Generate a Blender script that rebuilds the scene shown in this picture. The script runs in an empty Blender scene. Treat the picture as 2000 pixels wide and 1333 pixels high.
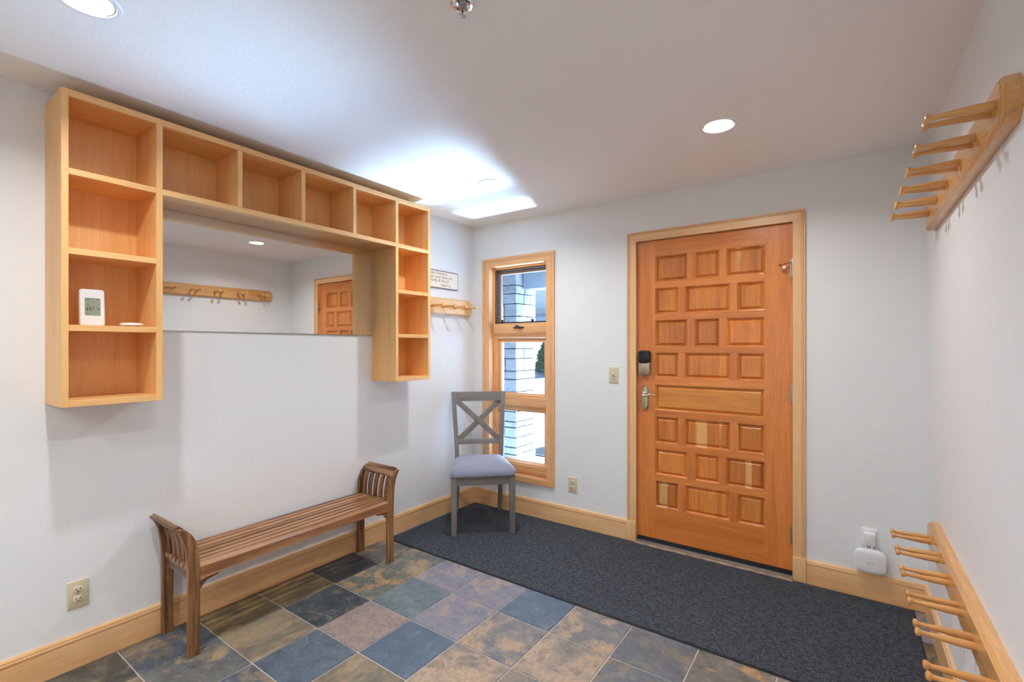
import bpy, bmesh, math, random
from mathutils import Vector, Matrix
random.seed(7)
SC = bpy.context.scene
COL = SC.collection
PI = math.pi

# ------------------------------------------------------------------ camera
cam_d = bpy.data.cameras.new('camera')
cam = bpy.data.objects.new('camera', cam_d)
COL.objects.link(cam)
cam.location = (2.6165, -3.135, 1.332)
cam.rotation_euler = (PI / 2, 0, 0.6145)
cam_d.sensor_fit = 'HORIZONTAL'
cam_d.sensor_width = 36.0
cam_d.lens = 36.0 * 925.5 / 2000.0
cam_d.shift_y = 10.5 / 2000.0
cam_d.clip_start = 0.02
SC.camera = cam

# ------------------------------------------------------------------ exposure, world, sun
SC.view_settings.view_transform = 'Standard'
SC.view_settings.look = 'None'
SC.view_settings.exposure = 0.0
SC.view_settings.gamma = 1.0
SC.view_settings.use_curve_mapping = False
SC.cycles.max_bounces = 10
SC.cycles.diffuse_bounces = 6
SC.cycles.glossy_bounces = 5
SC.cycles.transmission_bounces = 6
SC.cycles.transparent_max_bounces = 8
SC.cycles.use_denoising = True
SC.cycles.sample_clamp_indirect = 6.0
SC.cycles.caustics_reflective = False
SC.cycles.caustics_refractive = False

w = bpy.data.worlds.new('world')
SC.world = w
w.use_nodes = True
wn = w.node_tree
wn.nodes.clear()
wo = wn.nodes.new('ShaderNodeOutputWorld')
bg = wn.nodes.new('ShaderNodeBackground')
sky = wn.nodes.new('ShaderNodeTexSky')
sky.sky_type = 'NISHITA'
sky.sun_disc = False
sky.sun_elevation = math.radians(48)
sky.sun_rotation = math.radians(50)
bg.inputs['Strength'].default_value = 0.30
wn.links.new(sky.outputs[0], bg.inputs[0])
wn.links.new(bg.outputs[0], wo.inputs[0])

sd = bpy.data.lights.new('sun', 'SUN')
sd.energy = 90.0
sd.color = (0.54, 0.76, 1.0)
sd.angle = 0.009
sun = bpy.data.objects.new('sun', sd)
COL.objects.link(sun)
sun.rotation_euler = Vector((0.50, 0.42, 0.76)).to_track_quat('Z', 'Y').to_euler()

# added spot outside the window, stands in for sun glinting off the walkway
gd = bpy.data.lights.new('glint_stand_in', 'SPOT')
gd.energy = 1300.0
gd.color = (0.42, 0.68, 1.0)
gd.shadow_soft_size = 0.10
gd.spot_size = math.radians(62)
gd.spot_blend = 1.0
gl = bpy.data.objects.new('glint_stand_in', gd)
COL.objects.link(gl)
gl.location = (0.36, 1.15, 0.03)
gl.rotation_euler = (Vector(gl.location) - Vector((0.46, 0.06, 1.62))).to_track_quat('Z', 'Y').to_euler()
# second added spot outside, tints the ceiling blue like broad ground bounce
g2 = bpy.data.lights.new('added_bounce_spot', 'SPOT')
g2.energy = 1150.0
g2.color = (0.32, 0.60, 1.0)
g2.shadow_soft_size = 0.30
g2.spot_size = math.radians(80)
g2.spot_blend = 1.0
gl2 = bpy.data.objects.new('added_bounce_spot', g2)
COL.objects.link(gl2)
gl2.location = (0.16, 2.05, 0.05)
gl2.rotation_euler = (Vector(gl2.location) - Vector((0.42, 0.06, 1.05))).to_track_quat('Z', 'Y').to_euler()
# daylight portal at the window opening (guides sky sampling)
pd = bpy.data.lights.new('window_portal', 'AREA')
pd.shape = 'RECTANGLE'
pd.size = 0.56
pd.size_y = 1.72
pd.cycles.is_portal = True
po = bpy.data.objects.new('window_portal', pd)
COL.objects.link(po)
po.location = (0.456, 0.14, 1.145)
po.rotation_euler = (-PI / 2, 0, 0)

LAMP_W = 9.1
LAMP_COL = (0.94, 0.97, 1.0)

# ------------------------------------------------------------------ materials
def lin(h):
    h = h.lstrip('#')
    out = []
    for i in (0, 2, 4):
        c = int(h[i:i + 2], 16) / 255.0
        out.append(c / 12.92 if c <= 0.04045 else ((c + 0.055) / 1.055) ** 2.4)
    return (out[0], out[1], out[2], 1.0)

class NT:
    def __init__(s, name):
        s.m = bpy.data.materials.new(name)
        s.m.use_nodes = True
        s.t = s.m.node_tree
        s.b = s.t.nodes['Principled BSDF']
        s.out = s.t.nodes['Material Output']
    def n(s, typ, **kw):
        nd = s.t.nodes.new('ShaderNode' + typ)
        for k, v in kw.items():
            if k.startswith('i_'):
                key = k[2:].replace('_', ' ')
                nd.inputs[key].default_value = v
            else:
                setattr(nd, k, v)
        return nd
    def l(s, a, b):
        s.t.links.new(a, b)
    def ramp(s, fac, stops, interp='LINEAR'):
        r = s.n('ValToRGB')
        r.color_ramp.interpolation = interp
        e = r.color_ramp.elements
        while len(e) < len(stops):
            e.new(0.5)
        for k, (p, c) in enumerate(stops):
            e[k].position = p
            e[k].color = c if isinstance(c, tuple) else (c, c, c, 1)
        s.l(fac, r.inputs[0])
        return r.outputs[0]
    def mix(s, fac, a, b, mode='MIX'):
        m = s.n('Mix', data_type='RGBA', blend_type=mode)
        for sock, v in ((m.inputs[0], fac), (m.inputs[6], a), (m.inputs[7], b)):
            if hasattr(v, 'links'):
                s.l(v, sock)
            elif isinstance(v, (int, float)):
                sock.default_value = v if sock == m.inputs[0] else (v, v, v, 1)
            else:
                sock.default_value = v
        return m.outputs[2]
    def coord(s, scale=(1, 1, 1), rnd=0.0):
        tc = s.n('TexCoord')
        mp = s.n('Mapping')
        mp.inputs['Scale'].default_value = scale
        src = tc.outputs['Object']
        if rnd:
            oi = s.n('ObjectInfo')
            vm = s.n('VectorMath', operation='MULTIPLY_ADD')
            cb = s.n('CombineXYZ')
            m1 = s.n('Math', operation='MULTIPLY')
            m1.inputs[1].default_value = rnd
            s.l(oi.outputs['Random'], m1.inputs[0])
            for k in range(3):
                s.l(m1.outputs[0], cb.inputs[k])
            s.l(cb.outputs[0], vm.inputs[0])
            vm.inputs[1].default_value = (1.0, 1.7, 2.3)
            s.l(src, vm.inputs[2])
            src = vm.outputs[0]
        s.l(src, mp.inputs['Vector'])
        return mp.outputs[0]
    def noise(s, vec, scale, detail=3.0, rough=0.5, dist=0.0):
        n = s.n('TexNoise')
        n.inputs['Scale'].default_value = scale
        n.inputs['Detail'].default_value = detail
        n.inputs['Roughness'].default_value = rough
        n.inputs['Distortion'].default_value = dist
        s.l(vec, n.inputs['Vector'])
        return n.outputs['Fac']
    def bump(s, h, strength=0.3, dist=0.002):
        b = s.n('Bump')
        b.inputs['Strength'].default_value = strength
        b.inputs['Distance'].default_value = dist
        s.l(h, b.inputs['Height'])
        s.l(b.outputs[0], s.b.inputs['Normal'])

def plain(name, col, rough=0.5, metal=0.0, spec=0.5, emit=None, estr=0.0):
    t = NT(name)
    t.b.inputs['Base Color'].default_value = lin(col)
    t.b.inputs['Roughness'].default_value = rough
    t.b.inputs['Metallic'].default_value = metal
    t.b.inputs['Specular IOR Level'].default_value = spec
    if emit:
        t.b.inputs['Emission Color'].default_value = lin(emit)
        t.b.inputs['Emission Strength'].default_value = estr
    v = t.coord((1, 1, 1))
    f = t.noise(v, 60, 2)
    c = t.mix(t.ramp(f, [(0.3, 0.0), (0.7, 0.06)]), lin(col), (0.0, 0.0, 0.0, 1))
    t.l(c, t.b.inputs['Base Color'])
    return t.m

def wood(name, light, mid, dark, axis='z', scale=1.0, rough=0.35, streak=0.5, coat=0.0, sap=None, rnd=20.0, varia=0.12, lines=1.0, tight=0.0):
    """grain runs along the given axis"""
    t = NT(name)
    sc = {'x': (0.06, 1, 1), 'y': (1, 0.06, 1), 'z': (1, 1, 0.06)}[axis]
    v = t.coord(sc, rnd)
    a = t.noise(v, 26 * scale, 4, 0.6, 0.6)
    b = t.noise(v, 160 * scale, 2, 0.6, 0.2)
    wv = t.noise(v, 7 * scale, 3, 0.55, 1.2)
    col = t.ramp(a, [(0.30 + tight, lin(dark)), (0.5, lin(mid)), (0.72 - tight, lin(light))])
    col2 = t.ramp(wv, [(0.35 + tight * .6, lin(dark)), (0.53, lin(mid)), (0.7 - tight, lin(light))])
    c = t.mix(streak, col, col2)
    fine = t.ramp(b, [(0.35, 0.80 + 0.2 * (1 - lines)), (0.6, 1.0)])
    c = t.mix(1.0, c, fine, 'MULTIPLY')
    if sap:
        sv = t.coord({'x': (0.02, 1, 1), 'y': (1, 0.02, 1), 'z': (1, 1, 0.02)}[axis], rnd * 1.7)
        sn = t.noise(sv, 13, 0, 0.5, 0.0)
        c = t.mix(t.ramp(sn, [(0.56, 0.0), (0.585, 0.85)]), c, lin(sap))
    if varia:
        oi = t.n('ObjectInfo')
        hs = t.n('HueSaturation')
        mr = t.n('MapRange')
        mr.inputs['To Min'].default_value = 1 - varia
        mr.inputs['To Max'].default_value = 1 + varia * 0.6
        t.l(oi.outputs['Random'], mr.inputs['Value'])
        t.l(mr.outputs[0], hs.inputs['Value'])
        t.l(c, hs.inputs['Color'])
        c = hs.outputs[0]
    t.l(c, t.b.inputs['Base Color'])
    t.b.inputs['Roughness'].default_value = rough
    if coat:
        t.b.inputs['Coat Weight'].default_value = coat
        t.b.inputs['Coat Roughness'].default_value = 0.12
    t.bump(b, 0.08, 0.0006)
    return t.m

def plaster(name, col, scale=16, strength=0.35):
    t = NT(name)
    v = t.coord((1, 1, 1))
    a = t.noise(v, scale, 5, 0.55, 0.8)
    b = t.noise(v, scale * 5, 3, 0.5)
    h = t.mix(0.3, t.ramp(a, [(0.38, 0.0), (0.62, 1.0)]), b)
    c = t.mix(t.ramp(t.noise(v, 1.5, 2), [(0.3, 0.0), (0.8, 0.05)]), lin(col), lin('#b8b0a6'))
    t.l(c, t.b.inputs['Base Color'])
    t.b.inputs['Roughness'].default_value = 0.75
    t.b.inputs['Specular IOR Level'].default_value = 0.25
    t.bump(h, strength, 0.003)
    return t.m

def slate(name, base, patch, dark, amount=0.5, pscale=6.0, vein=0.0, stretch=(1, 1, 1)):
    t = NT(name)
    v = t.coord(stretch, 31.0)
    n1 = t.noise(v, pscale, 5, 0.62, 1.1)
    n2 = t.noise(v, pscale * 3.5, 5, 0.65, 0.6)
    n3 = t.noise(v, 70, 4, 0.6)
    lo = 0.62 - amount * 0.28
    c = t.mix(t.ramp(n1, [(lo, 0.0), (lo + 0.10, 0.9)]), lin(base), lin(patch))
    c = t.mix(t.ramp(n2, [(0.36, 0.75), (0.52, 0.0)]), c, lin(dark))
    c = t.mix(t.ramp(n2, [(0.56, 0.0), (0.75, 0.35)]), c, lin('#b9a78f'))
    c = t.mix(1.0, c, t.ramp(n3, [(0.3, 0.80), (0.65, 1.08)]), 'MULTIPLY')
    if vein:
        vn = t.n('TexVoronoi', feature='DISTANCE_TO_EDGE')
        vn.inputs['Scale'].default_value = 4.0
        wp = t.n('VectorMath', operation='ADD')
        nn = t.n('TexNoise')
        nn.inputs['Scale'].default_value = 9
        t.l(v, nn.inputs['Vector'])
        sc_ = t.n('VectorMath', operation='SCALE')
        sc_.inputs['Scale'].default_value = 0.25
        t.l(nn.outputs['Color'], sc_.inputs[0])
        t.l(v, wp.inputs[0])
        t.l(sc_.outputs[0], wp.inputs[1])
        t.l(wp.outputs[0], vn.inputs['Vector'])
        c = t.mix(t.ramp(vn.outputs['Distance'], [(0.0, vein), (0.018, 0.0)]), c, lin('#a9aaa4'))
    t.l(c, t.b.inputs['Base Color'])
    rr = t.n('MapRange')
    rr.inputs['To Min'].default_value = 0.32
    rr.inputs['To Max'].default_value = 0.60
    t.l(n2, rr.inputs['Value'])
    t.l(rr.outputs[0], t.b.inputs['Roughness'])
    h = t.mix(0.35, n1, n3)
    t.bump(h, 0.5, 0.004)
    return t.m

M = {}
M['wall'] = plaster('wall_plaster', '#ebebea', 14, 0.30)
M['ceiling'] = plaster('ceiling_plaster', '#f9f5f1', 38, 0.22)
MAP = ('#f8c88a', '#f2bb78', '#e8ab66')
for ax in 'xyz':
    M['maple_' + ax] = wood('maple_' + ax, *MAP, axis=ax, rough=0.38, streak=0.4, varia=0.03, lines=0.35)
    M['trim_' + ax] = wood('trim_' + ax, '#f8d09c', '#f0c08a', '#e4ac72', axis=ax, rough=0.32, streak=0.5, varia=0.03, lines=0.4)
    M['fir_' + ax] = wood('fir_' + ax, '#f2c492', '#ecb47e', '#e0a068', axis=ax, rough=0.33, streak=0.4, varia=0.04, lines=0.7)
    M['door_' + ax] = wood('door_' + ax, '#ea964a', '#de843c', '#ca7032', axis=ax, rough=0.30, streak=0.4, varia=0.08, lines=0.8, coat=0.3)
    M['bench_' + ax] = wood('bench_' + ax, '#b4865a', '#8a5c36', '#38200f', axis=ax, rough=0.33, streak=0.4, varia=0.10, scale=1.5, coat=0.2, tight=0.10)
    M['rail_' + ax] = wood('rail_' + ax, '#ecb878', '#e0a662', '#cc8c4a', axis=ax, rough=0.27, streak=0.5, varia=0.06, lines=0.6, coat=0.3)
    M['gray_' + ax] = wood('grayed_' + ax, '#8f8a84', '#827c76', '#6c6762', axis=ax, rough=0.5, streak=0.4, varia=0.05, lines=0.7)
M['seatslat'] = wood('bench_seat_y', '#c69468', '#b07c50', '#7c4e2c', axis='y', rough=0.28, streak=0.4, varia=0.08, coat=0.3, tight=0.07)
M['panel_z'] = wood('door_panel_z', '#ec9a44', '#de8438', '#c2692a', axis='z', rough=0.30, streak=0.5, varia=0.16, coat=0.3)
M['panel_x'] = wood('door_panel_x', '#ee9e46', '#e28e3c', '#ce7a32', axis='x', rough=0.30, streak=0.4, varia=0.05, coat=0.3)
M['panel_sap'] = wood('door_panel_sap', '#e49242', '#d27c34', '#b66428', axis='z', rough=0.30, streak=0.5, varia=0.10, coat=0.3, sap='#e6ae6a')
M['grout'] = plain('grout', '#c2bab0', 0.85)
M['white_plastic'] = plain('white_plastic', '#eeeeee', 0.35)
M['white_trim'] = plain('white_lamp_trim', '#f2f2f0', 0.4)
M['almond'] = plain('almond_plastic', '#dccfae', 0.4)
M['almond_dark'] = plain('almond_shadow', '#5a4a34', 0.6)
M['nickel'] = plain('satin_nickel', '#c9bda6', 0.28, 1.0)
M['nickel2'] = plain('brushed_nickel', '#b8b4aa', 0.4, 1.0)
M['chrome'] = plain('chrome', '#e2e6ea', 0.10, 1.0)
M['brass'] = plain('aged_brass', '#a87840', 0.35, 1.0)
M['black'] = plain('black_plastic', '#16161a', 0.22)
M['rubber'] = plain('black_rubber', '#1a1d24', 0.6)
M['bronze'] = plain('dark_bronze', '#4e4a48', 0.45, 0.3)
M['sash'] = plain('taupe_sash', '#8a7468', 0.5)
M['lcd'] = plain('lcd_green_gray', '#94a08c', 0.25)
M['ink'] = plain('dark_ink', '#3e443c', 0.7)
M['sign_face'] = plain('sign_cream', '#ecdcc8', 0.7)
M['sign_edge'] = plain('sign_plum_edge', '#4c3c48', 0.6)
M['sign_ink'] = plain('sign_brown_ink', '#7c6658', 0.8)
M['faint'] = plain('faint_gray_print', '#a8aeb8', 0.5)
M['lens'] = plain('lamp_lens', '#ffffff', 0.5, emit='#fffaf2', estr=9.0)
M['groove'] = plain('dark_lamp_gap', '#8e8c8a', 0.6)

t = NT('mirror_silver')
t.b.inputs['Base Color'].default_value = (0.92, 0.93, 0.92, 1)
t.b.inputs['Metallic'].default_value = 1.0
t.b.inputs['Roughness'].default_value = 0.0
M['mirror'] = t.m

t = NT('window_glass')
tr = t.n('BsdfTransparent')
gs = t.n('BsdfGlossy')
gs.inputs['Roughness'].default_value = 0.0
fr = t.n('Fresnel')
geo = t.n('NewGeometry')
mr_ = t.n('MapRange')          # same reflectance from both faces of the thin pane
mr_.inputs['To Min'].default_value = 1.45
mr_.inputs['To Max'].default_value = 1 / 1.45
t.l(geo.outputs['Backfacing'], mr_.inputs['Value'])
t.l(mr_.outputs[0], fr.inputs['IOR'])
mx = t.n('MixShader')
t.l(fr.outputs[0], mx.inputs[0])
t.l(tr.outputs[0], mx.inputs[1])
t.l(gs.outputs[0], mx.inputs[2])
t.l(mx.outputs[0], t.out.inputs['Surface'])
M['glass'] = t.m

t = NT('rug_pile')
v = t.coord((1, 1, 1))
v2 = t.coord((0.35, 1, 1))
n1 = t.noise(v, 260, 3, 0.7)
n2 = t.noise(v2, 120, 2, 0.6)
c = t.ramp(n1, [(0.35, lin('#24272c')), (0.52, lin('#4c5158')), (0.72, lin('#82888e'))])
c = t.mix(t.ramp(n2, [(0.35, 0.55), (0.55, 0.0)]), c, lin('#15171b'))
t.l(c, t.b.inputs['Base Color'])
t.b.inputs['Roughness'].default_value = 0.95
t.b.inputs['Specular IOR Level'].default_value = 0.1
t.bump(t.mix(0.5, n1, n2), 0.9, 0.006)
M['rug'] = t.m

t = NT('seat_fabric')
v = t.coord((1, 1, 1))
n1 = t.noise(v, 420, 2, 0.6)
n2 = t.noise(v, 30, 3, 0.6)
c = t.ramp(n1, [(0.3, lin('#74788c')), (0.7, lin('#9ca0b4'))])
c = t.mix(t.ramp(n2, [(0.3, 0.2), (0.6, 0.0)]), c, lin('#7c7c86'))
t.l(c, t.b.inputs['Base Color'])
t.b.inputs['Roughness'].default_value = 0.9
t.b.inputs['Sheen Weight'].default_value = 0.3
t.bump(n1, 0.4, 0.001)
M['fabric'] = t.m

t = NT('threshold_stone')
v = t.coord((1, 4, 1))
c = t.ramp(t.noise(v, 14, 4, 0.6), [(0.35, lin('#6e6258')), (0.6, lin('#b59c82'))])
t.l(c, t.b.inputs['Base Color'])
t.b.inputs['Roughness'].default_value = 0.6
M['threshold'] = t.m

t = NT('pillar_stone')
v = t.coord((1, 1, 2.2), 13.0)
c = t.ramp(t.noise(v, 9, 5, 0.6), [(0.3, lin('#686b71')), (0.7, lin('#88888a'))])
t.l(c, t.b.inputs['Base Color'])
t.b.inputs['Roughness'].default_value = 0.85
t.bump(t.noise(v, 22, 4), 0.8, 0.01)
M['stone'] = t.m
M['mortar'] = plain('mortar', '#15181c', 0.95)
t = NT('icy_paving')
v = t.coord((1, 1, 1))
c = t.ramp(t.noise(v, 1.1, 4, 0.6), [(0.38, lin('#b4c0ce')), (0.52, lin('#dce8f4'))])
t.l(c, t.b.inputs['Base Color'])
t.b.inputs['Roughness'].default_value = 0.35
t.bump(t.noise(v, 6, 4), 0.3, 0.02)
M['ice'] = t.m
M['beam'] = plain('slate_blue_beam', '#757f89', 0.6)
M['siding'] = plain('pale_siding', '#b4c0c8', 0.7)
M['roofing'] = plain('pale_roof', '#50545a', 0.9)
M['bark'] = plain('bark', '#5a4a3c', 0.9)
M['mat_fiber'] = plain('mat_fiber', '#181c22', 0.9)
t = NT('needles')
v = t.coord((1, 1, 1))
c = t.ramp(t.noise(v, 8, 3), [(0.3, lin('#1c3a28')), (0.7, lin('#3e6648'))])
t.l(c, t.b.inputs['Base Color'])
t.b.inputs['Roughness'].default_value = 0.8
M['needles'] = t.m

SL = {
 'charcoal': slate('slate_charcoal', '#55554f', '#6a675c', '#3c3e3c', 0.4, 5),
 'black': slate('slate_black', '#3e4347', '#4c5256', '#2b2e31', 0.3, 5, 0.0, (1, 0.4, 1)),
 'olive': slate('slate_olive', '#6a604c', '#8c7854', '#403e34', 0.6, 6, 0.0, (1, 0.35, 1)),
 'tan': slate('slate_tan', '#7e7666', '#9c866a', '#5c584e', 0.75, 5, 0.0, (1, 0.5, 1)),
 'slatetan': slate('slate_with_tan', '#56606a', '#8d7c66', '#434b52', 0.35, 4),
 'graygold': slate('slate_gray_gold', '#6c6c68', '#a68e6c', '#54575a', 0.45, 4),
 'blue': slate('slate_blue', '#5a6a7c', '#667588', '#4c5a6a', 0.25, 4),
 'bluetan': slate('slate_blue_tan', '#5c6874', '#a08a70', '#4a545e', 0.15, 5),
 'vein': slate('slate_veined', '#454c50', '#56584f', '#33383b', 0.3, 5, 0.28),
 'pink': slate('slate_pink', '#94827e', '#a08a80', '#7c706e', 0.6, 7),
 'teal': slate('slate_teal', '#66757a', '#748084', '#5a686e', 0.3, 5),
 'rustgreen': slate('slate_rust_green', '#6c7068', '#b08a62', '#4e5450', 0.55, 8),
 'orange': slate('slate_orange', '#8a8178', '#b39a80', '#6d6a68', 0.7, 4),
 'mix': slate('slate_mixed', '#7c7a7a', '#b3987c', '#5e6672', 0.6, 4),
 'brownblue': slate('slate_brown_blue', '#6b6f74', '#8c7c6a', '#58606a', 0.6, 3.5),
 'lilac': slate('slate_lilac', '#86838e', '#a5938a', '#6c7280', 0.5, 6),
 'grayorange': slate('slate_gray_orange', '#74736c', '#c09468', '#5c5c58', 0.3, 6),
}

# ------------------------------------------------------------------ mesh building
class MB:
    def __init__(s):
        s.v = []
        s.f = []
    def add(s, vs, fs):
        o = len(s.v)
        s.v += [tuple(p) for p in vs]
        s.f += [tuple(i + o for i in f) for f in fs]
        return s
    def box(s, x0, x1, y0, y1, z0, z1):
        return s.add([(x0, y0, z0), (x1, y0, z0), (x1, y1, z0), (x0, y1, z0), (x0, y0, z1), (x1, y0, z1), (x1, y1, z1), (x0, y1, z1)],
                     [(0, 3, 2, 1), (4, 5, 6, 7), (0, 1, 5, 4), (1, 2, 6, 5), (2, 3, 7, 6), (3, 0, 4, 7)])
    def loops(s, rings, cap0=True, cap1=True):
        n = len(rings[0])
        vs = [p for r in rings for p in r]
        fs = []
        for k in range(len(rings) - 1):
            for i in range(n):
                j = (i + 1) % n
                fs.append((k * n + i, k * n + j, (k + 1) * n + j, (k + 1) * n + i))
        if cap0:
            fs.append(tuple(reversed(range(n))))
        if cap1:
            fs.append(tuple((len(rings) - 1) * n + i for i in range(n)))
        return s.add(vs, fs)
    def lathe(s, prof, origin, axis=(0, 0, 1), seg=20):
        """prof: (distance along axis, radius)"""
        a = Vector(axis).normalized()
        u = a.orthogonal().normalized()
        w_ = a.cross(u)
        o = Vector(origin)
        rings = []
        for d, r in prof:
            rings.append([o + a * d + (u * math.cos(2 * PI * k / seg) + w_ * math.sin(2 * PI * k / seg)) * max(r, 1e-5) for k in range(seg)])
        return s.loops(rings)
    def bar(s, pts, sx, sy, up=(0, 0, 1), side=None):
        """sweep a rectangle (sx along side vector, sy across) along points"""
        rings = []
        P = [Vector(p) for p in pts]
        for i, p in enumerate(P):
            d = (P[min(i + 1, len(P) - 1)] - P[max(i - 1, 0)]).normalized()
            sd_ = Vector(side) if side else d.cross(Vector(up)).normalized()
            sd_ = (sd_ - d * sd_.dot(d)).normalized()
            n = d.cross(sd_).normalized()
            a = sx[i] if isinstance(sx, (list, tuple)) else sx
            b = sy[i] if isinstance(sy, (list, tuple)) else sy
            rings.append([p + sd_ * a / 2 * q + n * b / 2 * r for q, r in ((-1, -1), (1, -1), (1, 1), (-1, 1))])
        return s.loops(rings)
    def tube(s, pts, r, seg=10):
        rings = []
        P = [Vector(p) for p in pts]
        u = None
        for i, p in enumerate(P):
            d = (P[min(i + 1, len(P) - 1)] - P[max(i - 1, 0)]).normalized()
            if u is None:
                u = d.orthogonal().normalized()
            u = (u - d * u.dot(d)).normalized()
            w_ = d.cross(u)
            rr = r[i] if isinstance(r, (list, tuple)) else r
            rings.append([p + (u * math.cos(2 * PI * k / seg) + w_ * math.sin(2 * PI * k / seg)) * rr for k in range(seg)])
        return s.loops(rings)

ACC = {}

def fin(o, parent, origin):
    if parent is not None:
        o.parent = parent
        o.location = Vector(origin) - ACC[parent]
    else:
        o.location = origin
    ACC[o] = Vector(origin)
    COL.objects.link(o)

def tag(o, label=None, cat=None, group=None, kind=None):
    for k, v in (('label', label), ('category', cat), ('group', group), ('kind', kind)):
        if v:
            o[k] = v
    return o

def obj(name, mb, mat, parent=None, bevel=0.0, seg=2, origin=None, angle=35):
    n = len(mb.v)
    if origin is None:
        lo = [min(p[k] for p in mb.v) for k in range(3)]
        hi = [max(p[k] for p in mb.v) for k in range(3)]
        origin = [(lo[k] + hi[k]) / 2 for k in range(3)]
    me = bpy.data.meshes.new(name)
    me.from_pydata([(p[0] - origin[0], p[1] - origin[1], p[2] - origin[2]) for p in mb.v], [], mb.f)
    bm = bmesh.new()
    bm.from_mesh(me)
    bmesh.ops.recalc_face_normals(bm, faces=bm.faces)
    if bevel:
        ed = [e for e in bm.edges if len(e.link_faces) == 2 and e.calc_face_angle(0) > math.radians(30)]
        bmesh.ops.bevel(bm, geom=ed, offset=bevel, segments=seg, profile=0.6, affect='EDGES', clamp_overlap=True)
    bm.to_mesh(me)
    bm.free()
    me.polygons.foreach_set('use_smooth', [True] * len(me.polygons))
    me.set_sharp_from_angle(angle=math.radians(angle))
    me.materials.append(M[mat] if isinstance(mat, str) else mat)
    o = bpy.data.objects.new(name, me)
    fin(o, parent, origin)
    return o

def empty(name, loc, frame=None, rot=0.0, label=None, cat=None, group=None, kind=None):
    o = bpy.data.objects.new(name, None)
    o.empty_display_size = 0.1
    COL.objects.link(o)
    o.location = loc
    o.rotation_euler = (0, 0, rot)
    ACC[o] = Vector(loc if frame is None else frame)
    return tag(o, label, cat, group, kind)

def copy_tree(o, parent=None):
    c = o.copy()
    COL.objects.link(c)
    c.parent = parent
    for ch in list(o.children):
        copy_tree(ch, c)
    return c

def text(body, size, mat, parent, loc, rot, name='lettering', extrude=0.0003, align='LEFT', sx=1.0):
    cu = bpy.data.curves.new(name, 'FONT')
    cu.body = body
    cu.size = size
    cu.extrude = extrude
    cu.align_x = align
    cu.align_y = 'CENTER'
    to = bpy.data.objects.new('tmp_text', cu)
    COL.objects.link(to)
    dg = bpy.context.evaluated_depsgraph_get()
    me = bpy.data.meshes.new_from_object(to.evaluated_get(dg))
    bpy.data.objects.remove(to)
    bpy.data.curves.remove(cu)
    me.materials.clear()
    me.materials.append(M[mat])
    o = bpy.data.objects.new(name, me)
    COL.objects.link(o)
    o.parent = parent
    o.location = Vector(loc) - ACC[parent]
    o.rotation_euler = rot
    o.scale = (sx, 1, 1)
    ACC[o] = Vector(loc)
    return o

# ------------------------------------------------------------------ room shell
W, H, YF = 2.949, 2.35, -5.3
TK = 0.14
struct = dict(kind='structure')
floor = obj('floor', MB().box(-0.05, W + 0.05, YF - .05, 0.14, -0.08, -0.004), 'grout')
tag(floor, 'multicolored square slate tiles with pale grout joints', kind='structure')
tag(obj('ceiling', MB().box(-TK, W + TK, YF - TK, TK, H, H + 0.1), 'ceiling'), 'off-white textured plaster ceiling', kind='structure')
tag(obj('wall_left', MB().box(-TK, 0, YF, 0, -0.02, H), 'wall'), 'white plaster wall behind the shelf and bench', kind='structure')
tag(obj('wall_right', MB().box(W, W + TK, YF, 0, -0.02, H), 'wall'), 'white plaster wall with the two coat rails', kind='structure')
tag(obj('wall_front', MB().box(-TK, W + TK, YF - TK, YF, -0.02, H), 'wall'), 'white plaster wall behind the viewer', kind='structure')
DX0, DX1, DZ1 = 1.4465, 2.3665, 2.043
WX0, WX1, WZ0, WZ1 = 0.18, 0.732, 0.30, 1.99
wb = MB()
j = 0.016
wb.box(-TK, WX0 - j, 0, TK, -0.02, H)
wb.box(WX0 - j, WX1 + j, 0, TK, -0.02, WZ0 - j)
wb.box(WX0 - j, WX1 + j, 0, TK, WZ1 + j, H)
wb.box(WX1 + j, DX0 - j, 0, TK, -0.02, H)
wb.box(DX0 - j, DX1 + j, 0, TK, DZ1 + j, H)
wb.box(DX1 + j, W + TK, 0, TK, -0.02, H)
tag(obj('wall_back', wb, 'wall'), 'white plaster wall with the window and wooden door', kind='structure')

# floor tiles ---------------------------------------------------------------
TS = 0.302
tmeshes = []
for k in range(4):
    random.seed(100 + k)
    rings = []
    def ring(ins, z, jit=0.0):
        hs = TS / 2 - 0.0033 - ins
        pts = []
        nseg = 6
        for side in range(4):
            for q in range(nseg):
                tt = -1 + 2 * q / nseg
                e = random.uniform(-jit, jit)
                if side == 0: p = (tt * hs, -hs + e)
                if side == 1: p = (hs + e, tt * hs)
                if side == 2: p = (-tt * hs, hs + e)
                if side == 3: p = (-hs + e, -tt * hs)
                pts.append((p[0], p[1], z))
        return pts
    mb = MB().loops([ring(0, -0.006, .0005), ring(0.0003, -0.0012, .0010), ring(0.0022, 0, .0006)])
    me = bpy.data.meshes.new('tile')
    me.from_pydata(mb.v, [], mb.f)
    me.polygons.foreach_set('use_smooth', [False] * len(me.polygons))
    me.materials.append(SL['charcoal'])
    tmeshes.append(me)
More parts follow.
